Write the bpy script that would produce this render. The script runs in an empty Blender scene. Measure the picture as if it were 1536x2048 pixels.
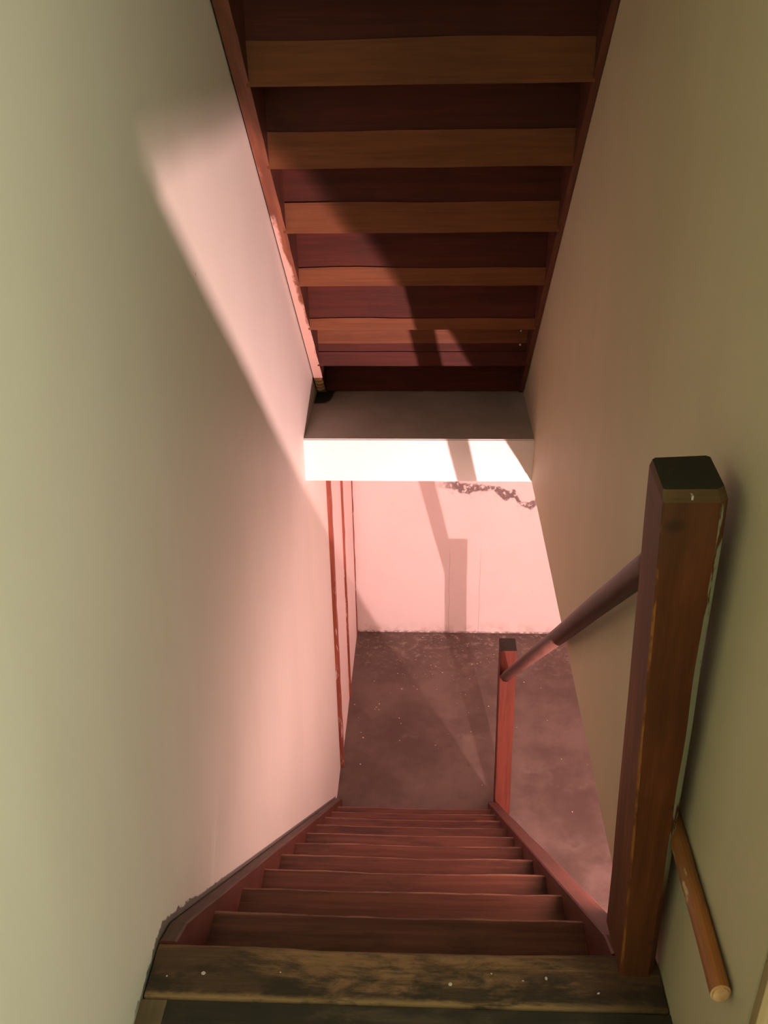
import bpy, bmesh, math, random
from mathutils import Vector, Matrix, noise

random.seed(7)
sc = bpy.context.scene
COL = sc.collection

# ---------------------------------------------------------------- units
# The place was measured in "stair widths"; S turns them into metres,
# the lower floor is z = 0.
S = 0.9
ZF = -4.2602


def P(x, y, z):
    return Vector((x * S, y * S, (z - ZF) * S))


# measured numbers (stair widths, eye height = 0)
XL, XR = -0.538, 0.458           # left / right wall faces
ZS, ZB = -1.660, -1.863          # top and underside of the middle floor slab
YS, YF = 3.7207, 5.9216          # slab edge beyond the stairwell, far wall
Y0, G, R = 1.236, 0.2669, (1.660 * -1 + 4.2602) / 11   # lower flight
UY, UZ, UG, UR = 2.7919, -0.1973, 0.2499, 0.2491       # upper flight

# ---------------------------------------------------------------- camera
cam_d = bpy.data.cameras.new('camera')
cam = bpy.data.objects.new('camera', cam_d)
COL.objects.link(cam)
cam_d.sensor_fit = 'VERTICAL'
cam_d.sensor_height = 36.0
cam_d.lens = 1882.7 / 2048 * 36.0
cam_d.clip_start = 0.02
PIT, YAW, ROL = 0.4963, -0.0521, -0.0185
fw = Vector((math.sin(YAW) * math.cos(PIT), math.cos(YAW) * math.cos(PIT), -math.sin(PIT)))
rt = Vector((math.cos(YAW), -math.sin(YAW), 0))
up = rt.cross(fw)
rt2 = math.cos(ROL) * rt + math.sin(ROL) * up
up2 = -math.sin(ROL) * rt + math.cos(ROL) * up
m = Matrix((rt2, up2, -fw)).transposed().to_4x4()
m.translation = P(0, 0, 0)
cam.matrix_world = m
sc.camera = cam

# ---------------------------------------------------------------- exposure, world
sc.view_settings.view_transform = 'Standard'
sc.view_settings.look = 'None'
sc.view_settings.exposure = 0.0
sc.view_settings.gamma = 1.0
sc.view_settings.use_curve_mapping = False
wd = bpy.data.worlds.new('world')
sc.world = wd
wd.use_nodes = True
wd.node_tree.nodes['Background'].inputs[0].default_value = (0.05, 0.05, 0.045, 1)
wd.node_tree.nodes['Background'].inputs[1].default_value = 0.0
sc.cycles.max_bounces = 10
sc.cycles.diffuse_bounces = 8
sc.cycles.caustics_reflective = False
sc.cycles.caustics_refractive = False

# ---------------------------------------------------------------- lights
LAMP = (0.812, 1.24, -2.417)      # twin bulb in the room below, right of the stairs
LAMP2 = (0.806, 1.274, -2.434)
HALL = (1.02, -0.50, 0.35)        # bulb in the hall beside the landing


def point(name, loc, power, color, radius):
    d = bpy.data.lights.new(name, 'POINT')
    d.energy = power
    d.color = color
    d.shadow_soft_size = radius
    o = bpy.data.objects.new(name, d)
    o.location = P(*loc)
    COL.objects.link(o)
    return o


point('lower_room_bulb', LAMP, 280, (1.0, 0.595, 0.585), 0.009)
point('lower_room_bulb', LAMP2, 125, (1.0, 0.595, 0.585), 0.009)
point('hall_bulb', HALL, 42, (0.91, 0.98, 0.74), 0.16)

# ---------------------------------------------------------------- helpers


def nz(x, y=0.0, z=0.0):
    return noise.noise(Vector((x, y, z)))


def link_mesh(name, bm, mats, parent=None, base=None, smooth=False):
    """bm is in world coordinates; one mesh object, origin at its thing's base."""
    me = bpy.data.meshes.new(name)
    if parent is not None:
        off = Vector(parent.location)
    elif base is not None:
        off = Vector(base)
    else:
        off = Vector((0, 0, 0))
    bmesh.ops.translate(bm, verts=bm.verts[:], vec=-off)
    bmesh.ops.recalc_face_normals(bm, faces=bm.faces[:])
    bm.to_mesh(me)
    bm.free()
    if not isinstance(mats, (list, tuple)):
        mats = [mats]
    for mt in mats:
        me.materials.append(mt)
    if smooth:
        for p_ in me.polygons:
            p_.use_smooth = True
    o = bpy.data.objects.new(name, me)
    COL.objects.link(o)
    if parent is not None:
        o.parent = parent
    else:
        o.location = off
    return o


def thing(name, label, cat, loc, group=None):
    o = bpy.data.objects.new(name, None)
    o.empty_display_size = 0.1
    o.location = loc
    COL.objects.link(o)
    o['label'] = label
    o['category'] = cat
    if group:
        o['group'] = group
    return o


def tag(o, label, cat, group=None, kind=None):
    o['label'] = label
    o['category'] = cat
    if group:
        o['group'] = group
    if kind:
        o['kind'] = kind
    return o


def struct(o, label, cat):
    o['kind'] = 'structure'
    o['label'] = label
    o['category'] = cat
    return o


def box_bm(x0, x1, y0, y1, z0, z1, bm=None, bevel=0.0, cuts=None):
    """box in measured units"""
    bm = bm or bmesh.new()
    a, b = P(x0, y0, z0), P(x1, y1, z1)
    r = bmesh.ops.create_cube(bm, size=1.0)
    c = (a + b) / 2
    d = b - a
    for v in r['verts']:
        v.co = Vector((c.x + v.co.x * d.x, c.y + v.co.y * d.y, c.z + v.co.z * d.z))
    if bevel:
        es = list({e for v in r['verts'] for e in v.link_edges})
        bmesh.ops.bevel(bm, geom=es, offset=bevel, segments=2, profile=0.6, affect='EDGES')
    return bm


def loft(rings, closed_ends=True):
    """rings: lists of world Vectors, same count; returns bm, faces per side"""
    bm = bmesh.new()
    vs = [[bm.verts.new(p) for p in r] for r in rings]
    n = len(rings[0])
    sides = []
    for k in range(len(vs) - 1):
        for i in range(n):
            j = (i + 1) % n
            f = bm.faces.new((vs[k][i], vs[k][j], vs[k + 1][j], vs[k + 1][i]))
            sides.append((k, i, f))
    ends = []
    if closed_ends:
        ends.append(bm.faces.new(vs[0][::-1]))
        ends.append(bm.faces.new(vs[-1]))
    return bm, sides, ends


# ---------------------------------------------------------------- materials
class NT:
    def __init__(self, name):
        self.m = bpy.data.materials.new(name)
        self.m.use_nodes = True
        self.t = self.m.node_tree
        self.bsdf = self.t.nodes['Principled BSDF']
        self.geo = self.t.nodes.new('ShaderNodeNewGeometry')
        self.pos = self.geo.outputs['Position']
        sx = self.t.nodes.new('ShaderNodeSeparateXYZ')
        self.l(self.pos, sx.inputs[0])
        self.x, self.y, self.z = sx.outputs

    def l(self, a, b):
        self.t.links.new(a, b)

    def put(self, sock, v):
        if isinstance(v, (int, float)):
            sock.default_value = v
        elif isinstance(v, tuple):
            sock.default_value = v if len(v) == 4 else (*v, 1.0)
        else:
            self.l(v, sock)

    def math(self, op, a, b=0.0, c=None, clamp=False):
        n = self.t.nodes.new('ShaderNodeMath')
        n.operation = op
        n.use_clamp = clamp
        self.put(n.inputs[0], a)
        self.put(n.inputs[1], b)
        if c is not None:
            self.put(n.inputs[2], c)
        return n.outputs[0]

    def scaled(self, s, off=(0, 0, 0), rot=(0, 0, 0)):
        n = self.t.nodes.new('ShaderNodeMapping')
        self.l(self.pos, n.inputs[0])
        n.inputs['Scale'].default_value = s
        n.inputs['Location'].default_value = off
        n.inputs['Rotation'].default_value = rot
        return n.outputs[0]

    def noise(self, vec=None, scale=5.0, detail=4.0, rough=0.6, dist=0.0):
        n = self.t.nodes.new('ShaderNodeTexNoise')
        if vec is not None:
            self.l(vec, n.inputs['Vector'])
        else:
            self.l(self.pos, n.inputs['Vector'])
        n.inputs['Scale'].default_value = scale
        n.inputs['Detail'].default_value = detail
        n.inputs['Roughness'].default_value = rough
        n.inputs['Distortion'].default_value = dist
        return n.outputs[0]

    def vor(self, vec=None, scale=5.0, feature='F1'):
        n = self.t.nodes.new('ShaderNodeTexVoronoi')
        n.feature = feature
        self.l(vec if vec is not None else self.pos, n.inputs['Vector'])
        n.inputs['Scale'].default_value = scale
        return n

    def ramp(self, v, a, b, lo=0.0, hi=1.0, smooth=True):
        n = self.t.nodes.new('ShaderNodeMapRange')
        n.interpolation_type = 'SMOOTHSTEP' if smooth else 'LINEAR'
        self.put(n.inputs[0], v)
        for i, q in enumerate((a, b, lo, hi)):
            n.inputs[i + 1].default_value = q
        return n.outputs[0]

    def mix(self, f, a, b, mode='MIX'):
        n = self.t.nodes.new('ShaderNodeMix')
        n.data_type = 'RGBA'
        n.blend_type = mode
        self.put(n.inputs[0], f)
        self.put(n.inputs[6], a)
        self.put(n.inputs[7], b)
        return n.outputs[2]

    def curve(self, v, pts):
        n = self.t.nodes.new('ShaderNodeFloatCurve')
        self.put(n.inputs['Value'], v)
        c = n.mapping.curves[0]
        c.points[0].location = pts[0]
        c.points[1].location = pts[-1]
        for p_ in pts[1:-1]:
            c.points.new(*p_)
        n.mapping.update()
        return n.outputs[0]

    def out(self, col, rough=0.6, bump=None, bstr=0.2, bdist=0.002, spec=0.4):
        self.put(self.bsdf.inputs['Base Color'], col)
        self.put(self.bsdf.inputs['Roughness'], rough)
        self.bsdf.inputs['Specular IOR Level'].default_value = spec
        if bump is not None:
            b = self.t.nodes.new('ShaderNodeBump')
            b.inputs['Strength'].default_value = bstr
            b.inputs['Distance'].default_value = bdist
            self.l(bump, b.inputs['Height'])
            self.l(b.outputs[0], self.bsdf.inputs['Normal'])
        return self.m


def paint_mat(name, c1, c2, rough=0.62, grime=False):
    n = NT(name)
    streak = n.noise(n.scaled((1.6, 1.6, 0.35)), 3.0, 3.0)
    blot = n.noise(None, 1.3, 3.0)
    f = n.math('MULTIPLY_ADD', streak, 0.5, n.math('MULTIPLY', blot, 0.5))
    col = n.mix(n.ramp(f, 0.35, 0.65), c1, c2)
    # tiny dark nicks
    v = n.vor(None, 3.1)
    nick = n.ramp(v.outputs['Distance'], 0.010, 0.016, 1.0, 0.0)
    col = n.mix(n.math('MULTIPLY', nick, 0.55), col, (0.16, 0.13, 0.09))
    v2 = n.vor(n.scaled((1, 1, 0.6), (3.7, 1.2, 0.9)), 3.6)
    chip = n.ramp(v2.outputs['Distance'], 0.008, 0.013, 1.0, 0.0)
    col = n.mix(n.math('MULTIPLY', chip, 0.35), col, (0.85, 0.82, 0.74))
    if grime:
        line = n.math('MULTIPLY_ADD', n.math('SUBTRACT', n.y, (Y0 + 0.02) * S), -R / G, (ZS + 0.022 - ZF) * S)
        line = n.math('MINIMUM', line, (ZS - ZF + 0.002) * S)
        d = n.math('SUBTRACT', n.z, line)
        rag = n.math('MULTIPLY', n.ramp(n.noise(n.scaled((1.0, 1.0, 0.45)), 24.0, 5.0, 0.7), 0.42, 0.72), 0.015)
        near = n.math('MULTIPLY', n.ramp(n.y, 1.35 * S, 1.9 * S, 1.0, 0.06), rag)
        g = n.ramp(n.math('SUBTRACT', d, near), 0.0, 0.006, 1.0, 0.0)
        g = n.math('MULTIPLY', g, n.ramp(n.y, 0.98 * S, 1.15 * S))
        g = n.math('MULTIPLY', g, n.ramp(n.y, 4.1 * S, 4.16 * S, 1.0, 0.0))
        col = n.mix(n.math('MULTIPLY', g, 0.85), col, (0.06, 0.04, 0.03))
    b = n.math('ADD', n.noise(None, 60.0, 3.0), n.math('MULTIPLY', n.noise(None, 7.0, 2.0), 2.0))
    return n.out(col, rough, b, 0.12, 0.002, 0.3)


M_WALL = paint_mat('pale_wall_paint', (0.70, 0.665, 0.60), (0.735, 0.70, 0.64))
M_WALL_L = paint_mat('pale_wall_paint_with_scuffed_foot', (0.70, 0.665, 0.60), (0.735, 0.70, 0.64), grime=True)
M_OLIVE = paint_mat('olive_cream_wall_paint', (0.49, 0.435, 0.285), (0.53, 0.475, 0.32))
M_WHITE = paint_mat('white_slab_paint', (0.83, 0.81, 0.78), (0.85, 0.83, 0.80))
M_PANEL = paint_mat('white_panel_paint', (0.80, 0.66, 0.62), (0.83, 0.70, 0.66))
M_CEIL = paint_mat('ceiling_paint', (0.84, 0.82, 0.78), (0.86, 0.84, 0.80))


def far_wall_mat():
    n = NT('peeling_far_wall_paint')
    f = n.noise(None, 2.2, 4.0)
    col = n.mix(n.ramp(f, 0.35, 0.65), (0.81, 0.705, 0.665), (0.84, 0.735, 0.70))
    # the crumbling line of mould below the ceiling, right half
    xs = n.math('DIVIDE', n.math('SUBTRACT', n.x, 0.02 * S), 0.74 * S)
    zc = n.curve(xs, [(0.0, 0.797), (0.093, 0.783), (0.212, 0.75), (0.331, 0.67), (0.403, 0.647), (0.473, 0.687), (0.592, 0.687), (0.664, 0.61), (0.738, 0.48), (0.778, 0.533), (0.835, 0.35), (0.908, 0.243), (1.0, 0.323)])
    ztop = (-2.92 - ZF) * S
    zline = n.math('MULTIPLY_ADD', zc, 0.30 * S, ztop - 0.30 * S)
    d = n.math('SUBTRACT', n.z, zline)
    inx = n.math('MULTIPLY', n.ramp(xs, 0.0, 0.26), n.ramp(xs, 0.99, 1.06, 1.0, 0.0))
    rag = n.noise(None, 34.0, 6.0, 0.7)
    rag2 = n.noise(None, 9.0, 4.0, 0.6)
    wob = n.math('MULTIPLY', n.math('SUBTRACT', rag2, 0.5), 0.05)
    ad = n.math('ABSOLUTE', n.math('ADD', d, wob))
    thick = n.math('MULTIPLY', n.ramp(n.noise(n.scaled((1, 1, 1), (2.2, 0, 0.7)), 6.0, 3.0), 0.35, 0.65), 0.030)
    core = n.ramp(n.math('SUBTRACT', ad, thick), 0.006, 0.022, 1.0, 0.0)
    core = n.math('MULTIPLY', n.math('MULTIPLY', core, inx), n.ramp(rag, 0.36, 0.50))
    halo = n.math('MULTIPLY', n.ramp(d, -0.14, -0.01), n.ramp(d, 0.0, 0.03, 1.0, 0.0))
    halo = n.math('MULTIPLY', n.math('MULTIPLY', halo, inx), n.ramp(rag, 0.52, 0.70))
    col = n.mix(n.math('MULTIPLY', halo, 0.5), col, (0.42, 0.31, 0.27))
    col = n.mix(n.math('MULTIPLY', core, 0.9), col, (0.16, 0.115, 0.10))
    # sparse dark pin marks
    v = n.vor(None, 6.0)
    pin = n.ramp(v.outputs['Distance'], 0.012, 0.022, 1.0, 0.0)
    col = n.mix(n.math('MULTIPLY', pin, 0.6), col, (0.35, 0.24, 0.2))
    # damp band and salts along the base
    base = n.ramp(n.math('ADD', n.z, n.math('MULTIPLY', n.math('SUBTRACT', rag2, 0.5), 0.10)), 0.01, 0.10, 1.0, 0.0)
    damp = n.math('MULTIPLY', base, n.ramp(n.noise(None, 14.0, 5.0), 0.42, 0.62))
    col = n.mix(n.math('MULTIPLY', damp, 0.42), col, (0.50, 0.38, 0.32))
    foot = n.math('MULTIPLY', n.ramp(n.z, 0.004, 0.022, 1.0, 0.0), n.ramp(rag, 0.40, 0.55))
    col = n.mix(n.math('MULTIPLY', foot, 0.75), col, (0.13, 0.09, 0.07))
    # two hairline cracks
    for cx in (0.168, 0.395):
        w = n.math('MULTIPLY', n.math('SUBTRACT', n.noise(n.scaled((1, 1, 1)), 5.0, 3.0), 0.5), 0.02)
        dd = n.math('ABSOLUTE', n.math('SUBTRACT', n.math('ADD', n.x, w), cx * S))
        cr = n.math('MULTIPLY', n.ramp(dd, 0.0008, 0.0028, 1.0, 0.0), n.ramp(n.z, 0.55, 0.75, 1.0, 0.0))
        col = n.mix(n.math('MULTIPLY', cr, 0.45), col, (0.4, 0.28, 0.24))
    b = n.math('ADD', n.noise(None, 40.0, 4.0), n.math('MULTIPLY', core, -3.0))
    return n.out(col, 0.75, b, 0.25, 0.003, 0.2)


M_FAR = far_wall_mat()


def concrete_mat():
    n = NT('stained_concrete')
    a = n.noise(None, 2.0, 6.0, 0.6)
    b = n.noise(None, 9.0, 6.0, 0.65)
    f = n.math('MULTIPLY_ADD', a, 0.6, n.math('MULTIPLY', b, 0.4))
    col = n.mix(n.ramp(f, 0.36, 0.62), (0.080, 0.053, 0.042), (0.148, 0.105, 0.088))
    pale = n.ramp(n.noise(n.scaled((1, 1, 1), (4.0, 2.0, 0)), 3.6, 5.0, 0.6), 0.60, 0.72)
    col = n.mix(n.math('MULTIPLY', pale, 0.35), col, (0.24, 0.18, 0.155))
    dark = n.ramp(n.noise(n.scaled((1, 1, 1), (9.0, 5.0, 0)), 11.0, 4.0, 0.6), 0.64, 0.72)
    col = n.mix(n.math('MULTIPLY', dark, 0.5), col, (0.07, 0.048, 0.04))
    # plaster dust fallen from the far wall
    dust = n.math('MULTIPLY', n.ramp(n.y, (YF - 0.75) * S, YF * S), n.ramp(n.noise(None, 22.0, 6.0, 0.7), 0.50, 0.68))
    col = n.mix(n.math('MULTIPLY', dust, 0.35), col, (0.55, 0.45, 0.40))
    v = n.vor(None, 13.0)
    spk = n.math('MULTIPLY', n.ramp(v.outputs['Distance'], 0.03, 0.06, 1.0, 0.0), n.ramp(n.noise(None, 3.0, 2.0), 0.5, 0.62))
    col = n.mix(n.math('MULTIPLY', spk, 0.55), col, (0.55, 0.46, 0.41))
    return n.out(col, n.ramp(b, 0.3, 0.7, 0.45, 0.7), b, 0.25, 0.004, 0.35)


M_CONC = concrete_mat()


def slab_top_mat():
    n = NT('dusty_slab_top')
    a = n.noise(None, 5.0, 5.0)
    col = n.mix(n.ramp(a, 0.35, 0.65), (0.40, 0.375, 0.335), (0.47, 0.44, 0.40))
    rag = n.noise(None, 26.0, 5.0, 0.7)
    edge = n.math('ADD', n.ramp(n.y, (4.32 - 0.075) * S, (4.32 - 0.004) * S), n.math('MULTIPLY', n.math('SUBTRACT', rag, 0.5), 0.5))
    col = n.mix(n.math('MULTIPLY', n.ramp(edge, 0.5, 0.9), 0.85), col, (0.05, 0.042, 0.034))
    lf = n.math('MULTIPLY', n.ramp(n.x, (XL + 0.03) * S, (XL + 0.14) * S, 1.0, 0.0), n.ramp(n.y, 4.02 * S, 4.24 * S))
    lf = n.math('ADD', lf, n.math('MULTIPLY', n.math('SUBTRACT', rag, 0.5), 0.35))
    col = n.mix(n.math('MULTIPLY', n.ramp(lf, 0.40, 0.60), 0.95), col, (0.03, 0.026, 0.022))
    v = n.vor(None, 9.0)
    col = n.mix(n.math('MULTIPLY', n.ramp(v.outputs['Distance'], 0.02, 0.04, 1.0, 0.0), 0.6), col, (0.1, 0.08, 0.07))
    return n.out(col, 0.8, rag, 0.15, 0.002, 0.2)


M_SLABTOP = slab_top_mat()


def wood_mat(name, c1, c2, scale, rough=0.5, rot=(0, 0, 0), grime=0.35, grime_col=(0.02, 0.014, 0.01),
             worn=None, worn_amt=0.5, knots=True, bstr=0.18):
    n = NT(name)
    v = n.scaled(scale, (1.7, 0.9, 3.1), rot)
    g1 = n.noise(v, 1.0, 6.0, 0.65, 0.3)
    g2 = n.noise(v, 4.0, 3.0, 0.6)
    f = n.math('MULTIPLY_ADD', g1, 0.7, n.math('MULTIPLY', g2, 0.3))
    col = n.mix(n.ramp(f, 0.34, 0.66), c1, c2)
    if worn:
        w = n.ramp(n.noise(n.scaled(tuple(q * 0.6 for q in scale), (8.0, 2.0, 1.0), rot), 1.6, 5.0, 0.7), 0.60, 0.72)
        col = n.mix(n.math('MULTIPLY', w, worn_amt), col, worn)
    gr = n.ramp(n.noise(None, 4.5, 5.0, 0.65), 0.45, 0.75)
    col = n.mix(n.math('MULTIPLY', gr, grime), col, grime_col)
    if knots:
        k = n.vor(n.scaled(tuple(3.5 if q > 10 else 1.3 for q in scale), (0.3, 0.7, 0.2), rot), 1.0)
        kk = n.ramp(k.outputs['Distance'], 0.03, 0.075, 1.0, 0.0)
        col = n.mix(n.math('MULTIPLY', kk, 0.6), col, grime_col)
    return n.out(col, rough, f, bstr, 0.002, 0.2)


GX = (2.2, 45.0, 45.0)     # grain along x
GZ = (45.0, 45.0, 2.0)     # grain along z
GY = (45.0, 2.2, 45.0)     # grain along y
SL = math.atan2(R, G)

M_RISER_UP = wood_mat('dark_red_stained_board', (0.060, 0.0140, 0.0085), (0.095, 0.0225, 0.0135), GX, 0.65, grime=0.3)
M_BACK_UP = wood_mat('orange_brown_board', (0.145, 0.050, 0.019), (0.20, 0.073, 0.029), GX, 0.6, grime=0.15)
M_STR_UP = wood_mat('reddish_stringer', (0.10, 0.034, 0.018), (0.16, 0.056, 0.03), (45.0, 3.0, 3.0), 0.5, grime=0.2)
M_STR_IN = wood_mat('dark_stringer', (0.07, 0.024, 0.016), (0.11, 0.038, 0.024), (45.0, 3.0, 3.0), 0.5, grime=0.4)
M_STR_LOW = wood_mat('red_brown_stringer', (0.088, 0.027, 0.018), (0.135, 0.043, 0.029), (45.0, 3.0, 3.0), 0.5, grime=0.3)
M_POST_LOW = wood_mat('red_brown_post', (0.085, 0.023, 0.014), (0.13, 0.036, 0.022), GZ, 0.55, grime=0.2)
M_BLACK = wood_mat('grimy_black_end_grain', (0.022, 0.019, 0.013), (0.034, 0.029, 0.021), (20, 20, 20), 0.7, grime=0.4)
M_RAIL = wood_mat('worn_handrail_wood', (0.062, 0.029, 0.021), (0.098, 0.047, 0.035), (50.0, 4.0, 4.0), 0.5, grime=0.25, knots=False)


def stringer_paint_mat():
    # underside of the left upper stringer: bare wood high up, smeared pale paint lower down
    n = NT('paint_smeared_stringer_edge')
    g = n.noise(n.scaled((45.0, 4.0, 4.0)), 1.0, 5.0)
    wood = n.mix(n.ramp(g, 0.35, 0.65), (0.15, 0.05, 0.026), (0.24, 0.085, 0.042))
    rag = n.noise(n.scaled((16.0, 5.0, 5.0)), 1.0, 5.0, 0.7)
    side = n.ramp(n.x, (XL + 0.006) * S, (XL + 0.046) * S, 1.0, 0.0)
    low = n.ramp(n.z, (-1.35 - ZF) * S, (-0.25 - ZF) * S, 1.0, 0.0)
    hole = n.ramp(n.math('ABSOLUTE', n.math('SUBTRACT', n.z, (-0.55 - ZF) * S)), 0.03, 0.08)
    f = n.math('ADD', n.math('MULTIPLY', low, 0.75), n.math('MULTIPLY', side, 0.55))
    f = n.math('MULTIPLY', f, n.math('MULTIPLY_ADD', hole, 0.5, 0.5))
    f = n.math('ADD', f, n.math('MULTIPLY', n.math('SUBTRACT', rag, 0.5), 1.1))
    f = n.math('MULTIPLY', n.ramp(f, 0.58, 0.80), n.ramp(n.z, (-0.40 - ZF) * S, (-0.28 - ZF) * S, 1.0, 0.0))
    col = n.mix(f, wood, (0.62, 0.40, 0.33))
    return n.out(col, 0.5, g, 0.2, 0.002, 0.4)


M_STR_PAINT = stringer_paint_mat()


def tread_mat():
    n = NT('worn_stair_tread')
    v = n.scaled((1.6, 34.0, 34.0), (2.7, 0.2, 1.1))
    g = n.noise(v, 1.0, 6.0, 0.7, 0.2)
    col = n.mix(n.ramp(g, 0.34, 0.66), (0.080, 0.028, 0.018), (0.145, 0.053, 0.034))
    gr = n.ramp(n.noise(n.scaled((2.2, 9.0, 4.0)), 1.6, 5.0, 0.7), 0.46, 0.66)
    col = n.mix(n.math('MULTIPLY', gr, 0.55), col, (0.028, 0.017, 0.012))
    fr = n.math('FRACT', n.math('DIVIDE', n.math('SUBTRACT', n.y, (Y0 - 20 * G) * S), G * S))
    near = n.math('ADD', n.ramp(fr, 0.945, 0.975), n.ramp(fr, 0.0, 0.03, 1.0, 0.0), clamp=True)
    wn = n.ramp(n.noise(n.scaled((5.0, 20.0, 20.0)), 1.5, 4.0, 0.7), 0.36, 0.60)
    col = n.mix(n.math('MULTIPLY', n.math('MULTIPLY', near, wn), 0.75), col, (0.30, 0.15, 0.085))
    return n.out(col, 0.6, g, 0.3, 0.003, 0.3)


M_TREAD = tread_mat()
M_LRISER = wood_mat('dark_stair_riser', (0.08, 0.032, 0.022), (0.13, 0.052, 0.036), GX, 0.6, grime=0.4)


def landing_board_mat(name, tan_amt, strip):
    n = NT(name)
    g = n.noise(n.scaled((2.4, 50.0, 50.0), (5.1, 0.2, 0.4)), 1.0, 6.0, 0.7, 0.25)
    if strip:
        base = n.mix(n.ramp(g, 0.30, 0.70), (0.060, 0.033, 0.020), (0.108, 0.061, 0.037))
    else:
        base = n.mix(n.ramp(g, 0.30, 0.70), (0.036, 0.028, 0.019), (0.062, 0.048, 0.033))
    # bare tan wood where feet have worn the middle of the board
    ctr = n.ramp(n.math('ABSOLUTE', n.math('ADD', n.x, 0.01)), 0.06, 0.36, 1.0, 0.0)
    ty = n.ramp(n.y, (Y0 - 0.11) * S, (Y0 - 0.01) * S)
    w1 = n.noise(n.scaled((4.0, 26.0, 26.0), (0.4, 0.2, 0)), 1.3, 7.0, 0.75, 0.3)
    w2 = n.noise(n.scaled((9.0, 60.0, 60.0), (2.4, 1.2, 0)), 1.3, 5.0, 0.7)
    f = n.math('ADD', n.math('MULTIPLY', w1, 0.65), n.math('MULTIPLY', w2, 0.35))
    f = n.math('ADD', f, n.math('MULTIPLY', ctr, 0.17))
    f = n.math('ADD', f, n.math('MULTIPLY', ty, 0.07))
    worn = n.math('MULTIPLY', n.ramp(f, 0.56, 0.76), tan_amt)
    col = n.mix(worn, base, (0.25, 0.135, 0.068))
    # dark trodden-in grime in patches, heavier towards the near edge
    g1 = n.noise(n.scaled((5.0, 12.0, 5.0), (1.4, 3.1, 0)), 1.5, 7.0, 0.72, 0.4)
    bk = n.math('ADD', g1, n.math('MULTIPLY', n.ramp(n.y, (Y0 - 0.10) * S, (Y0 - 0.02) * S, 1.0, 0.0), 0.12))
    bk = n.math('MULTIPLY', n.ramp(bk, 0.50, 0.68), 0.8)
    col = n.mix(bk, col, (0.026, 0.023, 0.017))
    if strip:
        e = n.math('ADD', n.y, n.math('MULTIPLY', n.math('SUBTRACT', g1, 0.5), 0.022))
        e = n.ramp(e, (Y0 - 0.1170) * S, (Y0 - 0.1040) * S, 1.0, 0.0)
        e = n.math('MULTIPLY', e, n.ramp(n.noise(n.scaled((7.0, 40.0, 5.0)), 1.3, 5.0, 0.7), 0.32, 0.52))
        e = n.math('MULTIPLY', e, n.ramp(n.x, 0.16, 0.40, 1.0, 0.3))
        col = n.mix(n.math('MULTIPLY', e, 0.9), col, (0.30, 0.185, 0.085))
        lip = n.math('MULTIPLY', n.ramp(n.y, (Y0 - 0.016) * S, (Y0 - 0.005) * S), n.ramp(w1, 0.40, 0.58))
        col = n.mix(n.math('MULTIPLY', lip, 0.75), col, (0.22, 0.125, 0.060))
    return n.out(col, 0.65, g, 0.4, 0.003, 0.2)


M_LAND1 = landing_board_mat('worn_landing_board', 0.95, True)
M_LAND2 = landing_board_mat('dark_landing_boards', 0.12, False)


def newel_mat(name, paint=False, arris=False):
    n = NT(name)
    v = n.scaled((46.0, 46.0, 2.6), (0.3, 0.5, 0.7))
    g = n.noise(v, 1.0, 6.0, 0.6, 0.4)
    col = n.mix(n.ramp(g, 0.32, 0.68), (0.115, 0.034, 0.013), (0.19, 0.058, 0.023))
    big = n.ramp(n.noise(n.scaled((6.0, 6.0, 1.6)), 1.5, 4.0), 0.42, 0.68)
    col = n.mix(n.math('MULTIPLY', big, 0.6), col, (0.055, 0.022, 0.010))
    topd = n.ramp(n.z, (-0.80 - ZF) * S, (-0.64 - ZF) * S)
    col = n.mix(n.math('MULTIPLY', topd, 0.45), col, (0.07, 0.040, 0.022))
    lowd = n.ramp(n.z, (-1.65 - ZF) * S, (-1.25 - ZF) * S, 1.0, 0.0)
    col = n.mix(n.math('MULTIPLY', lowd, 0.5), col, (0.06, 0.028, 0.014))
    # a few knots and a dent near the head
    for kx, kz, r0 in ((0.352, -0.665, 0.022), (0.423, -1.215, 0.010), (0.428, -1.56, 0.012)):
        dx = n.math('MULTIPLY', n.math('SUBTRACT', n.x, kx * S), 1.0)
        dz = n.math('MULTIPLY', n.math('SUBTRACT', n.z, (kz - ZF) * S), 1.5)
        d = n.math('SQRT', n.math('ADD', n.math('MULTIPLY', dx, dx), n.math('MULTIPLY', dz, dz)))
        d = n.math('ADD', d, n.math('MULTIPLY', n.math('SUBTRACT', n.noise(None, 50.0, 3.0), 0.5), 0.008))
        col = n.mix(n.math('MULTIPLY', n.ramp(d, r0 * 0.2, r0, 1.0, 0.0), 0.6), col, (0.035, 0.018, 0.010))
    if arris:
        w = n.ramp(n.noise(n.scaled((20, 20, 7.0)), 1.0, 4.0, 0.7), 0.50, 0.60)
        col = n.mix(n.math('MULTIPLY', w, 0.85), col, (0.30, 0.12, 0.032))
    if paint:
        w = n.ramp(n.math('ADD', n.noise(n.scaled((26, 26, 6.0), (0, 0, 2.2)), 1.0, 5.0, 0.65),
                          n.ramp(n.z, (-0.72 - ZF) * S, (-0.60 - ZF) * S, 0.0, -0.12)), 0.40, 0.44)
        low = n.ramp(n.z, (-1.46 - ZF) * S, (-1.30 - ZF) * S)
        w = n.math('MULTIPLY', w, low)
        col = n.mix(w, col, (0.36, 0.37, 0.27))
    return n.out(col, 0.6, g, 0.2, 0.002, 0.12)


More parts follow.
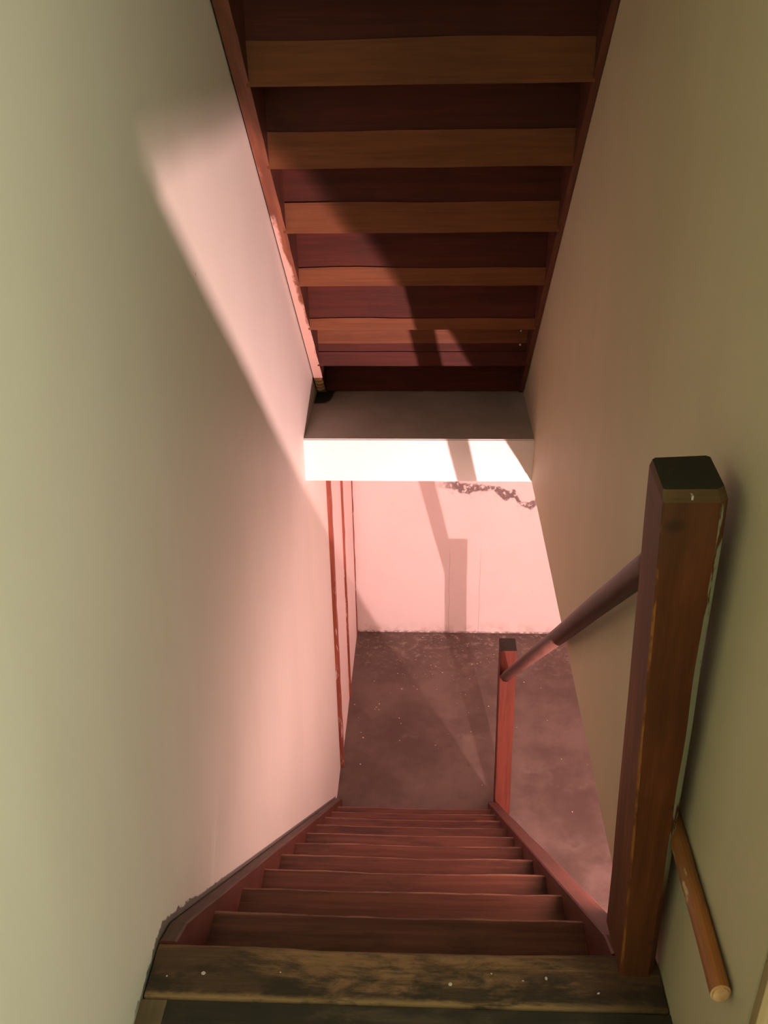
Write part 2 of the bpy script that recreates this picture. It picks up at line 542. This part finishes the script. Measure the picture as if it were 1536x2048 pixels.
M_NEWEL = newel_mat('brown_newel_wood')
M_NEWEL_ARRIS = newel_mat('worn_newel_arris', arris=True)
M_NEWEL_PAINT = newel_mat('newel_edge_with_paint', paint=True)
M_NEWEL_CHAMFER = wood_mat('pale_newel_chamfer', (0.085, 0.050, 0.020), (0.14, 0.085, 0.037), GX, 0.5, grime=0.6)


def stub_mat():
    n = NT('orange_wall_rail_wood')
    g = n.noise(n.scaled((50.0, 4.0, 50.0)), 1.0, 5.0)
    col = n.mix(n.ramp(g, 0.35, 0.65), (0.27, 0.092, 0.022), (0.37, 0.135, 0.034))
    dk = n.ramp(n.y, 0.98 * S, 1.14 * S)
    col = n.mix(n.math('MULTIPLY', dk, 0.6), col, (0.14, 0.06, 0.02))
    p_ = n.ramp(n.noise(n.scaled((22.0, 9.0, 22.0), (0.2, 1.2, 0.1)), 1.1, 4.0), 0.60, 0.64)
    p_ = n.math('MULTIPLY', p_, n.ramp(n.z, (-1.310 - ZF) * S, (-1.296 - ZF) * S))
    col = n.mix(n.math('MULTIPLY', p_, 0.85), col, (0.50, 0.38, 0.17))
    return n.out(col, 0.42, g, 0.15, 0.002, 0.45)


M_STUB = stub_mat()
M_STUB_END = wood_mat('sawn_rail_end', (0.50, 0.27, 0.12), (0.66, 0.42, 0.22), (30, 30, 30), 0.6, grime=0.1, knots=False)


def batten_mat():
    n = NT('chipped_brown_batten')
    g = n.noise(n.scaled((40, 40, 3.0)), 1.0, 5.0)
    col = n.mix(n.ramp(g, 0.35, 0.65), (0.24, 0.062, 0.036), (0.34, 0.095, 0.055))
    w = n.ramp(n.noise(n.scaled((30, 30, 4.0), (2, 1, 0.5)), 1.2, 5.0, 0.7), 0.60, 0.66)
    col = n.mix(w, col, (0.72, 0.55, 0.50))
    return n.out(col, 0.5, g, 0.2, 0.002, 0.3)


M_BATTEN = batten_mat()


def plain(name, c, rough=0.5, metal=0.0):
    n = NT(name)
    f = n.noise(None, 40.0, 3.0)
    col = n.mix(f, tuple(q * 0.85 for q in c), c)
    n.bsdf.inputs['Metallic'].default_value = metal
    return n.out(col, rough)


M_METAL = plain('bare_steel', (0.75, 0.72, 0.68), 0.3, 0.9)
M_PLASTER = plain('plaster_crumb', (0.55, 0.47, 0.41), 0.8)
M_JAMB = wood_mat('tan_jamb_wood', (0.30, 0.21, 0.10), (0.38, 0.27, 0.14), GZ, 0.5, grime=0.1, knots=False)
M_BOARD_END = wood_mat('dusty_board_end', (0.12, 0.082, 0.045), (0.17, 0.12, 0.068), GY, 0.6, grime=0.3, knots=False)
M_DUSTY = wood_mat('dusty_stringer_top', (0.082, 0.048, 0.037), (0.125, 0.075, 0.060), (45.0, 3.0, 3.0), 0.6, grime=0.3, knots=False)

# ---------------------------------------------------------------- setting


def grid_plane(fn, nu, nv):
    bm = bmesh.new()
    vs = [[bm.verts.new(fn(i / nu, j / nv)) for j in range(nv + 1)] for i in range(nu + 1)]
    for i in range(nu):
        for j in range(nv):
            bm.faces.new((vs[i][j], vs[i + 1][j], vs[i + 1][j + 1], vs[i][j + 1]))
    return bm


XE, YN = 2.3, -1.5                   # far right and near limits of the rooms
ZC = 0.86                            # underside of the storey above

o = struct(link_mesh('floor', box_bm(XL - 0.1, XE, YN, YF + 0.1, ZF - 0.1, ZF), M_CONC),
           'stained brown concrete floor at the foot of the stairs', 'floor')
o = struct(link_mesh('wall_left', box_bm(XL - 0.1, XL, YN, YF + 0.1, ZF, 1.35), M_WALL_L),
           'tall cream painted wall left of the stairs', 'wall')
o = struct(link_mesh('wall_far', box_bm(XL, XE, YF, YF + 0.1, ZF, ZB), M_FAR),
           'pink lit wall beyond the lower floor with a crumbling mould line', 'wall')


def wall_right():
    bm = bmesh.new()
    n_ = 60
    y0, y1 = 0.853, 4.75
    prof = []
    for i in range(n_ + 1):
        y = y0 + (y1 - y0) * i / n_
        w = 0.006 * nz(y * 3.1, 2.0) + 0.003 * nz(y * 11.0, 5.0)
        prof.append((y, ZB + (w if y < YS - 0.02 else 0)))
    x0, x1 = XR, XR + 0.12
    A = [bm.verts.new(P(x0, y, z)) for y, z in prof]
    B = [bm.verts.new(P(x1, y, z)) for y, z in prof]
    A2 = [bm.verts.new(P(x0, y, 1.35)) for y, z in prof]
    B2 = [bm.verts.new(P(x1, y, 1.35)) for y, z in prof]
    for i in range(n_):
        bm.faces.new((A[i], A[i + 1], A2[i + 1], A2[i]))
        bm.faces.new((B[i], B2[i], B2[i + 1], B[i + 1]))
        bm.faces.new((A[i], B[i], B[i + 1], A[i + 1]))
        bm.faces.new((A2[i], A2[i + 1], B2[i + 1], B2[i]))
    bm.faces.new((A[0], A2[0], B2[0], B[0]))
    bm.faces.new((A[-1], B[-1], B2[-1], A2[-1]))
    return bm


struct(link_mesh('wall_right', wall_right(), M_OLIVE),
       'olive cream wall right of the stairs, open below its lower edge', 'wall')


def slab_bm():
    bm = box_bm(XL, XR, YS, YF, ZB, ZS)
    bmesh.ops.bevel(bm, geom=[e for e in bm.edges if all(abs(v.co.y - YS * S) < 1e-4 for v in e.verts)
                              and abs(e.verts[0].co.z - e.verts[1].co.z) < 1e-4],
                    offset=0.004, segments=2, affect='EDGES')
    bm.normal_update()
    for f in bm.faces:
        f.material_index = 1 if f.normal.z > 0.7 else 0
    return bm


struct(link_mesh('floor_slab', slab_bm(), [M_WHITE, M_SLABTOP]),
       'white edged floor slab carrying the foot of the upper stairs', 'floor slab')
# crack line where slab meets the right wall
struct(link_mesh('ceiling', box_bm(XR + 0.12, XE, YN, YF, ZB, ZS), M_CEIL),
       'ceiling of the lower room right of the stairs', 'ceiling')
struct(link_mesh('wall_lower_right', box_bm(XE, XE + 0.1, YN, YF + 0.1, ZF, 1.35), M_WHITE),
       'cream wall at the far right of the rooms', 'wall')
struct(link_mesh('wall_near', box_bm(XL, XE, YN - 0.1, YN, ZF, 1.35), M_WALL),
       'cream wall behind the viewer', 'wall')
struct(link_mesh('wall_hall', box_bm(XR + 0.12, XE, 0.853, 0.973, ZS, 1.35), M_WALL),
       'hall wall running right from the corner of the stairwell', 'wall')
struct(link_mesh('ceiling_hall', box_bm(XL, XE, YN, 0.853, ZC, ZC + 0.1), M_CEIL),
       'hall ceiling above the landing', 'ceiling')
struct(link_mesh('ceiling_stairwell', box_bm(XL, XR, 0.853, 1.76, ZC, ZC + 0.1), M_CEIL),
       'ceiling strip at the head of the upper stairs', 'ceiling')


# landing floor in front of the top step
def landing_floor():
    bm = box_bm(XL, XE, YN, Y0 - 0.1235, ZS - 0.03, ZS - 0.003)
    return bm


bm = box_bm(XL, XE, YN, 0.973, ZB, ZS - 0.03)
box_bm(XL, XR, 0.973, 1.19, ZB, ZS - 0.036, bm)
box_bm(0.372, 0.424, 1.19, 1.2373, ZB - 0.2, ZS - 0.036, bm)  # hidden filler added to stop lower bulb light leaking past the stringer head
box_bm(0.424, XR, 1.19, 1.2373, ZB, ZS - 0.036, bm)  # unseen filler added between stringer and wall, closing the same light leak
struct(link_mesh('floor_landing', bm, M_CEIL),
       'slab under the landing boards, with hidden fillers added to block light leaks', 'floor slab')
struct(link_mesh('floor_boards', landing_floor(), M_LAND2), 'dark worn landing boards before the top step', 'floor')
struct(link_mesh('trim_1', box_bm(XL, XL + 0.05, 0.9, Y0 - 0.124, ZS - 0.003, ZS - 0.0005, bevel=0.0008), M_BOARD_END),
       'pale board end against the left wall at the landing', 'trim')
struct(link_mesh('trim_2', box_bm(XR + 0.004, XR + 0.118, 0.835, 0.853, ZS - 0.003, 0.8, bevel=0.002), M_JAMB),
       'tan jamb board on the corner of the right wall', 'trim')


def batten(y, w, proj_, seed):
    """a narrow batten standing out from the left wall, its edge chipped and wavy"""
    bm = bmesh.new()
    n_ = 40
    rows = []
    for k in range(n_ + 1):
        z = ZF + (ZB - ZF) * k / n_
        a = 0.004 * nz(z * 7.0, seed)
        b = proj_ + 0.004 * nz(z * 9.0, seed + 4)
        lean = 0.004 * nz(z * 2.0, seed + 9)
        rows.append([bm.verts.new(P(XL, y + a + lean, z)), bm.verts.new(P(XL + b, y + lean, z)),
                     bm.verts.new(P(XL + b, y + w + lean, z)), bm.verts.new(P(XL, y + w + lean, z))])
    for k in range(n_):
        for i in range(3):
            f = bm.faces.new((rows[k][i], rows[k][i + 1], rows[k + 1][i + 1], rows[k + 1][i]))
    bm.faces.new(rows[0])
    bm.faces.new(rows[-1])
    return bm


for k, (y, w, pj, lab) in enumerate(((4.456, 0.05, 0.022, 'brown chipped batten on the left wall nearest the stairs'),
                                     (5.13, 0.035, 0.018, 'brown batten with peeling paint, middle of three on the left wall'),
                                     (5.872, 0.03, 0.012, 'brown peeling batten in the far corner of the left wall'))):
    struct(link_mesh('trim_%d' % (k + 3), batten(y, w, pj, 3.0 * k + 1), M_BATTEN), lab, 'trim')
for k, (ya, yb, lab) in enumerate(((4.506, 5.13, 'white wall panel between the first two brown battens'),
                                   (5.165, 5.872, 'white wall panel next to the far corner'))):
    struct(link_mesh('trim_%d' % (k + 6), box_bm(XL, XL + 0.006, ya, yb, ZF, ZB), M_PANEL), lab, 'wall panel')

# ---------------------------------------------------------------- upper staircase
ust = thing('upper_staircase', 'dark wooden staircase overhead seen from underneath, foot on the white slab',
            'staircase', P(-0.04, 4.2, ZS))
TOP_I = -5                                   # steps go on up out of sight


def upper_line(y):                           # z of the underside of the flight
    return UZ - (y - UY) * UR / UG


def ustringer(x0, x1, mats, side):
    rings = []
    n_ = 60
    y_a, y_b = UY + (TOP_I - 0.4) * UG, UY + 5.95 * UG
    for k in range(n_ + 1):
        y = y_a + (y_b - y_a) * k / n_
        z = upper_line(y)
        w = 0.0025 * nz(y * 5, side)
        e = w + 0.002 * nz(y * 14, side + 3)
        rings.append([P(x0, y, max(z + 0.004, ZS)), P(x1 + (e if side < 1 else 0), y, max(z + 0.004 + w, ZS)),
                      P(x1, y, z + 0.36), P(x0, y, z + 0.36)])
    bm, sides, ends = loft(rings)
    for k, i, f in sides:
        f.material_index = 0 if i == 0 else 1
    for f in ends:
        f.material_index = 1
    return bm


link_mesh('stringer', ustringer(XL + 0.006, XL + 0.047, [], 0), [M_STR_PAINT, M_STR_IN], ust)
link_mesh('stringer', ustringer(XR - 0.022, XR - 0.002, [], 2), [M_STR_UP, M_STR_IN], ust)

XA, XB = XL + 0.04, XR - 0.016
hts = {0: 0.113, 1: 0.107, 2: 0.102, 3: 0.068, 4: 0.047}


def wavy_board(x0, x1, y0, y1, z0, z1, seed, amp_lo=0.003, amp_hi=0.0, n_=28):
    rings = []
    for k in range(n_ + 1):
        t = k / n_
        x = x0 + (x1 - x0) * t
        lo = z0 + amp_lo * nz(t * 3.0, seed) * 1.5 + amp_lo * 0.4 * nz(t * 13.0, seed)
        hi = z1 + amp_hi * (nz(t * 2.4, seed + 5) * 2.0 + 0.4 * nz(t * 12.0, seed))
        rings.append([P(x, y0, lo), P(x, y1, lo), P(x, y1, hi), P(x, y0, hi)])
    return loft(rings)[0]


for i in range(TOP_I, 7):
    y = UY + i * UG
    zlo = UZ - i * UR if i < 6 else ZS
    zhi = UZ - (i - 1) * UR
    # riser board set back a little behind the lower facing board
    link_mesh('riser', wavy_board(XA, XB, y + 0.0, y + 0.022, zlo + 0.002, zhi, 20 + i, 0.0), M_RISER_UP, ust)
    if i <= 4:
        h = hts.get(i, 0.115)
        link_mesh('facing_board', wavy_board(XA, XB, y - 0.005, y, zlo, zlo + h, 40 + i, 0.002, 0.0035), M_BACK_UP, ust)
    elif i == 5:
        link_mesh('facing_board', wavy_board(XA, XB, y - 0.006, y, zlo + 0.108, zhi - 0.01, 61, 0.001, 0.001), M_BACK_UP, ust)
        link_mesh('facing_board', wavy_board(XA, XB, y - 0.005, y, zlo + 0.002, zlo + 0.068, 63, 0.002, 0.001), M_RISER_UP, ust)
    # tread between this riser and the next one down
    if i < 6:
        tb = box_bm(XA, XB, y + 0.001, y + UG + 0.03, zlo + 0.003, zlo + 0.035, bevel=0.004)
        link_mesh('tread', tb, M_RISER_UP, ust)


def screw(parent, x, y, z, r):
    bm = bmesh.new()
    bmesh.ops.create_uvsphere(bm, u_segments=12, v_segments=8, radius=r * S)
    for v in bm.verts:
        v.co.y *= 0.55
    bmesh.ops.translate(bm, verts=bm.verts[:], vec=P(x, y, z))
    link_mesh('screw_head', bm, M_METAL, parent, smooth=True)


screw(ust, 0.4075, UY + 5 * UG - 0.008, -1.278, 0.0052)
screw(ust, 0.4065, UY + 5 * UG - 0.007, -1.342, 0.0052)
# rough tie wound round the foot of the left stringer
for k in range(4):
    yy = UY + (5.42 + 0.10 * k) * UG
    bm = bmesh.new()
    pts = []
    for t in range(9):
        a = t / 8
        pts.append(P(XL + 0.008 + 0.038 * a, yy + 0.004 * math.sin(a * 5 + k), upper_line(yy) + 0.0035 - 0.006 * math.sin(a * math.pi) + 0.005 * a))
    rings = []
    for p_ in pts:
        rings.append([p_ + Vector((0, 0.007 * math.cos(q * math.pi / 3), 0.007 * math.sin(q * math.pi / 3))) for q in range(6)])
    bm = loft(rings)[0]
    link_mesh('binding', bm, M_STUB_END, ust, smooth=True)

# ---------------------------------------------------------------- lower staircase
lst = thing('lower_staircase', 'worn red-brown wooden stairs descending to the concrete floor',
            'staircase', P(-0.07, 4.0, ZF))
LXA, LXB = -0.503, 0.372


def lower_line(y):
    return ZS - (y - Y0) * R / G


def lstringer(x0, x1, y_a, y_b, topoff, mats):
    rings = []
    n_ = 40
    for k in range(n_ + 1):
        y = y_a + (y_b - y_a) * k / n_
        z = lower_line(y) + topoff
        z = min(z, ZS + 0.002)
        lo = max(lower_line(y) - 0.34, ZF)
        w = 0.0025 * nz(y * 6, x0 * 9)
        rings.append([P(x0, y, lo), P(x1, y, lo), P(x1 + w, y, max(z, lo + 0.004) - 0.004), P(x1 + w - 0.004, y, max(z, lo + 0.004)),
                      P(x0 + 0.004, y, max(z, lo + 0.004)), P(x0, y, max(z, lo + 0.004) - 0.004)])
    bm, sides, ends = loft(rings)
    for k, i, f in sides:
        f.material_index = 1 if i in (2, 3, 4) else 0
    return bm


link_mesh('stringer', lstringer(XL + 0.002, LXA + 0.004, 1.237, 4.125, 0.030, []), [M_STR_LOW, M_DUSTY], lst)
link_mesh('stringer', lstringer(LXB - 0.002, 0.424, 1.237, 4.086, 0.027, []), [M_STR_LOW, M_STR_LOW], lst)


def tread_bm(x0, x1, yb, yn, zt, th, seed, wear):
    """board with a worn, slightly wavy nose at y = yn"""
    rings = []
    n_ = 36
    for k in range(n_ + 1):
        t = k / n_
        x = x0 + (x1 - x0) * t
        cen = math.exp(-((t - 0.5) / 0.28) ** 2)
        yy = yn + wear * (0.8 * nz(t * 4, seed) + 0.35 * nz(t * 17, seed)) - wear * 0.5 * cen
        dz = -wear * 0.55 * cen + wear * 0.4 * nz(t * 6, seed + 3)
        zz = zt
        rings.append([P(x, yb, zz - th), P(x, yy - 0.004, zz - th), P(x, yy, zz - th + 0.006), P(x, yy, zz - 0.010 + dz),
                      P(x, yy - 0.003, zz - 0.003 + dz), P(x, yy - 0.010, zz + dz * 0.7), P(x, yy - 0.05, zz + dz * 0.2), P(x, yb, zz)])
    return loft(rings)[0]


for i in range(0, 11):
    yn, zt = Y0 + i * G, ZS - i * R
    if i == 0:
        rings_b = tread_bm(XL + 0.004, XR - 0.004, Y0 - 0.1185, yn, zt, 0.034, 3.0, 0.006)
        link_mesh('top_board', rings_b, M_LAND1, lst)
    else:
        link_mesh('tread', tread_bm(LXA, LXB, yn - G - 0.02, yn, zt, 0.032, 3.0 + 2.7 * i, 0.006), M_TREAD, lst)
    link_mesh('riser', box_bm(LXA, LXB, yn - 0.040, yn - 0.020, zt - R, zt - 0.033, bevel=0.001), M_LRISER, lst)

# ---------------------------------------------------------------- newel posts


def prism_post(corners_bot, corners_top, z0, z1, cf, mats_by_side, n_=36, seed=1.0, amp=0.0015, front_split=None):
    """four corners (front-left, front-right, back-right, back-left) as (x, y); chamfered"""
    rings = []
    order = None
    for k in range(n_ + 1):
        t = k / n_
        z = z0 + (z1 - z0) * t
        c = [(a[0] + (b[0] - a[0]) * t, a[1] + (b[1] - a[1]) * t) for a, b in zip(corners_bot, corners_top)]
        ring = []
        for q in range(4):
            p0, p1, p2 = c[q - 1], c[q], c[(q + 1) % 4]

            def toward(p_, r_, d):
                l_ = math.hypot(r_[0] - p_[0], r_[1] - p_[1])
                return (p_[0] + (r_[0] - p_[0]) / l_ * d, p_[1] + (r_[1] - p_[1]) / l_ * d)
            w = amp * nz(z * 5, seed + q)
            cfq = cf[q] + abs(amp) * nz(z * 9, seed + 7 + q)
            a = toward(p1, p0, cfq)
            b = toward(p1, p2, cfq)
            ring.append(P(a[0] + w, a[1], z))
            ring.append(P(b[0] + w, b[1], z))
        rings.append(ring)
    bm, sides, ends = loft(rings)
    for k, i, f in sides:
        f.material_index = mats_by_side.get(i, 0)
    return bm, ends, rings


npost = thing('newel_post', 'tall square dark brown newel post standing on the top landing by the right wall',
              'newel post', P(0.41, 1.25, ZS))
ZT = -0.615
bot = [(0.378, 1.189), (0.442, 1.187), (0.446, 1.318), (0.372, 1.316)]
top = [(0.332, 1.189), (0.426, 1.191), (0.432, 1.326), (0.338, 1.316)]
bm, ends, rings = prism_post(bot, top, ZS - 0.0, ZT - 0.012, (0.0035, 0.012, 0.006, 0.005), {0: 1, 2: 2}, seed=2.0)
# head: front chamfer and flat black top
tv = list(ends[1].verts)
bmesh.ops.delete(bm, geom=[ends[1]], context='FACES_ONLY')
n8 = rings[-1]
up_ring = []
for q, p_ in enumerate(n8):
    cxy = P(0.382, 1.257, 0)
    d = Vector((cxy.x - p_.x, cxy.y - p_.y, 0))
    inset = 0.06
    pp = p_ + d * inset
    pp.z = P(0, 0, ZT).z
    if p_.y < P(0, 1.22, 0).y:
        pp.y = p_.y + 0.016
    up_ring.append(pp)
bm.verts.ensure_lookup_table()
ring_v = []
for p_ in n8:
    ring_v.append(min(bm.verts, key=lambda v: (v.co - p_).length))
new_v = [bm.verts.new(p_) for p_ in up_ring]
for q in range(8):
    f = bm.faces.new((ring_v[q], ring_v[(q + 1) % 8], new_v[(q + 1) % 8], new_v[q]))
    f.material_index = 4 if q in (0, 1, 2) else (0 if q == 7 else 3)
f = bm.faces.new(new_v)
f.material_index = 3
link_mesh('post', bm, [M_NEWEL, M_NEWEL_ARRIS, M_NEWEL_PAINT, M_BLACK, M_NEWEL_CHAMFER], npost)
# small staple in the chamfered head
bm = box_bm(0.372, 0.375, 1.193, 1.204, ZT - 0.012, ZT - 0.0035)
link_mesh('staple', bm, M_METAL, npost)

lpost = thing('newel_post', 'red-brown square post at the foot of the stairs holding the lower handrail end',
              'newel post', P(0.455, 4.15, ZF))
LZT = -3.058
bot = [(0.410, 4.09), (0.500, 4.092), (0.500, 4.195), (0.410, 4.195)]
top = [(0.396, 4.09), (0.484, 4.092), (0.484, 4.205), (0.396, 4.205)]
bm, ends, rings = prism_post(bot, top, ZF, LZT, (0.004, 0.004, 0.004, 0.004), {}, seed=9.0)
ends[1].material_index = 1
link_mesh('post', bm, [M_POST_LOW, M_BLACK], lpost)

# ---------------------------------------------------------------- handrail
A_ = Vector((0.40, 1.345, 0.0))
Lr = Vector((0.430, 4.082, -3.225))
A_.z = -0.792


def tube(p0, p1, r, n_=24, seg=18, wob=0.001, seed=0.0, flat=1.0):
    a, b = P(*p0), P(*p1)
    d = (b - a).normalized()
    sx = d.cross(Vector((0, 0, 1))).normalized()
    sz = sx.cross(d).normalized()
    rings = []
    for k in range(n_ + 1):
        t = k / n_
        c = a.lerp(b, t) + sz * wob * nz(t * 4, seed) + sx * wob * nz(t * 4, seed + 3)
        rings.append([c + sx * r * S * math.cos(2 * math.pi * q / seg) * flat + sz * r * S * math.sin(2 * math.pi * q / seg) for q in range(seg)])
    return loft(rings)


hr = tube(A_, Lr, 0.0265, seed=4.0, wob=0.003)[0]
o = link_mesh('handrail', hr, M_RAIL, base=P(*Lr), smooth=True)
tag(o, 'round worn wooden handrail sloping down between the two newel posts', 'handrail')

# ---------------------------------------------------------------- short wall rail
wr = thing('wall_rail', 'short orange-brown wooden rail fixed low on the right wall beside the tall post',
           'rail', P(0.444, 0.91, -1.305))
bm, sides, ends = tube((0.4445, 1.33, -1.294), (0.440, 0.905, -1.302), 0.0195, n_=16, seed=1.5, wob=0.0010, flat=0.78)
es = [e for e in ends[1].edges]
for f in ends:
    f.material_index = 1
bmesh.ops.bevel(bm, geom=es, offset=0.003, segments=2, affect='EDGES', material=1)
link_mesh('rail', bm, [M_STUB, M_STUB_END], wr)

# ---------------------------------------------------------------- crumbs


def crumbs(name, spots, mat):
    bm = bmesh.new()
    for (p_, r) in spots:
        q = bmesh.ops.create_icosphere(bm, subdivisions=1, radius=r)
        sx, sy, sz = random.uniform(0.7, 1.5), random.uniform(0.7, 1.4), random.uniform(0.25, 0.5)
        rz = random.uniform(0, 6.28)
        for v in q['verts']:
            v.co = Vector((v.co.x * sx, v.co.y * sy, v.co.z * sz + r * sz * 0.85)) * (1 + 0.25 * nz(v.co.x * 300, v.co.y * 300, p_.x * 50))
            v.co = Matrix.Rotation(rz, 3, 'Z') @ v.co + p_
    return link_mesh(name, bm, mat)


spots = []
for k in range(90):
    y = YF - 0.02 - abs(random.gauss(0, 0.45))
    x = random.gauss(0.2, 0.28)
    if XL + 0.05 < x < 0.95 and y > 4.25:
        spots.append((P(x, y, ZF), random.uniform(0.0012, 0.0045)))
for k in range(18):
    spots.append((P(random.uniform(XL + 0.04, -0.15), random.uniform(4.4, 5.6), ZF), random.uniform(0.002, 0.006)))
for k in range(10):
    spots.append((P(random.uniform(0.5, 0.9), random.uniform(2.6, 5.0), ZF), random.uniform(0.002, 0.005)))
o = crumbs('plaster_crumbs', spots, M_PLASTER)
tag(o, 'pale plaster crumbs scattered on the concrete floor below the far wall', 'debris', kind='stuff')
spots = [(P(x, y, ZS + 0.0005), r) for x, y, r in ((-0.43, 1.168, 0.0030), (-0.50, 1.16, 0.0018), (-0.28, 1.175, 0.0018), (0.05, 1.16, 0.0030),
                                          (0.13, 1.185, 0.0016), (0.235, 1.178, 0.0030), (0.33, 1.15, 0.0026), (0.19, 1.172, 0.0015))]
o = crumbs('paint_crumbs', spots, M_PLASTER)
tag(o, 'few white paint crumbs lying on the worn top step board', 'debris', kind='stuff')
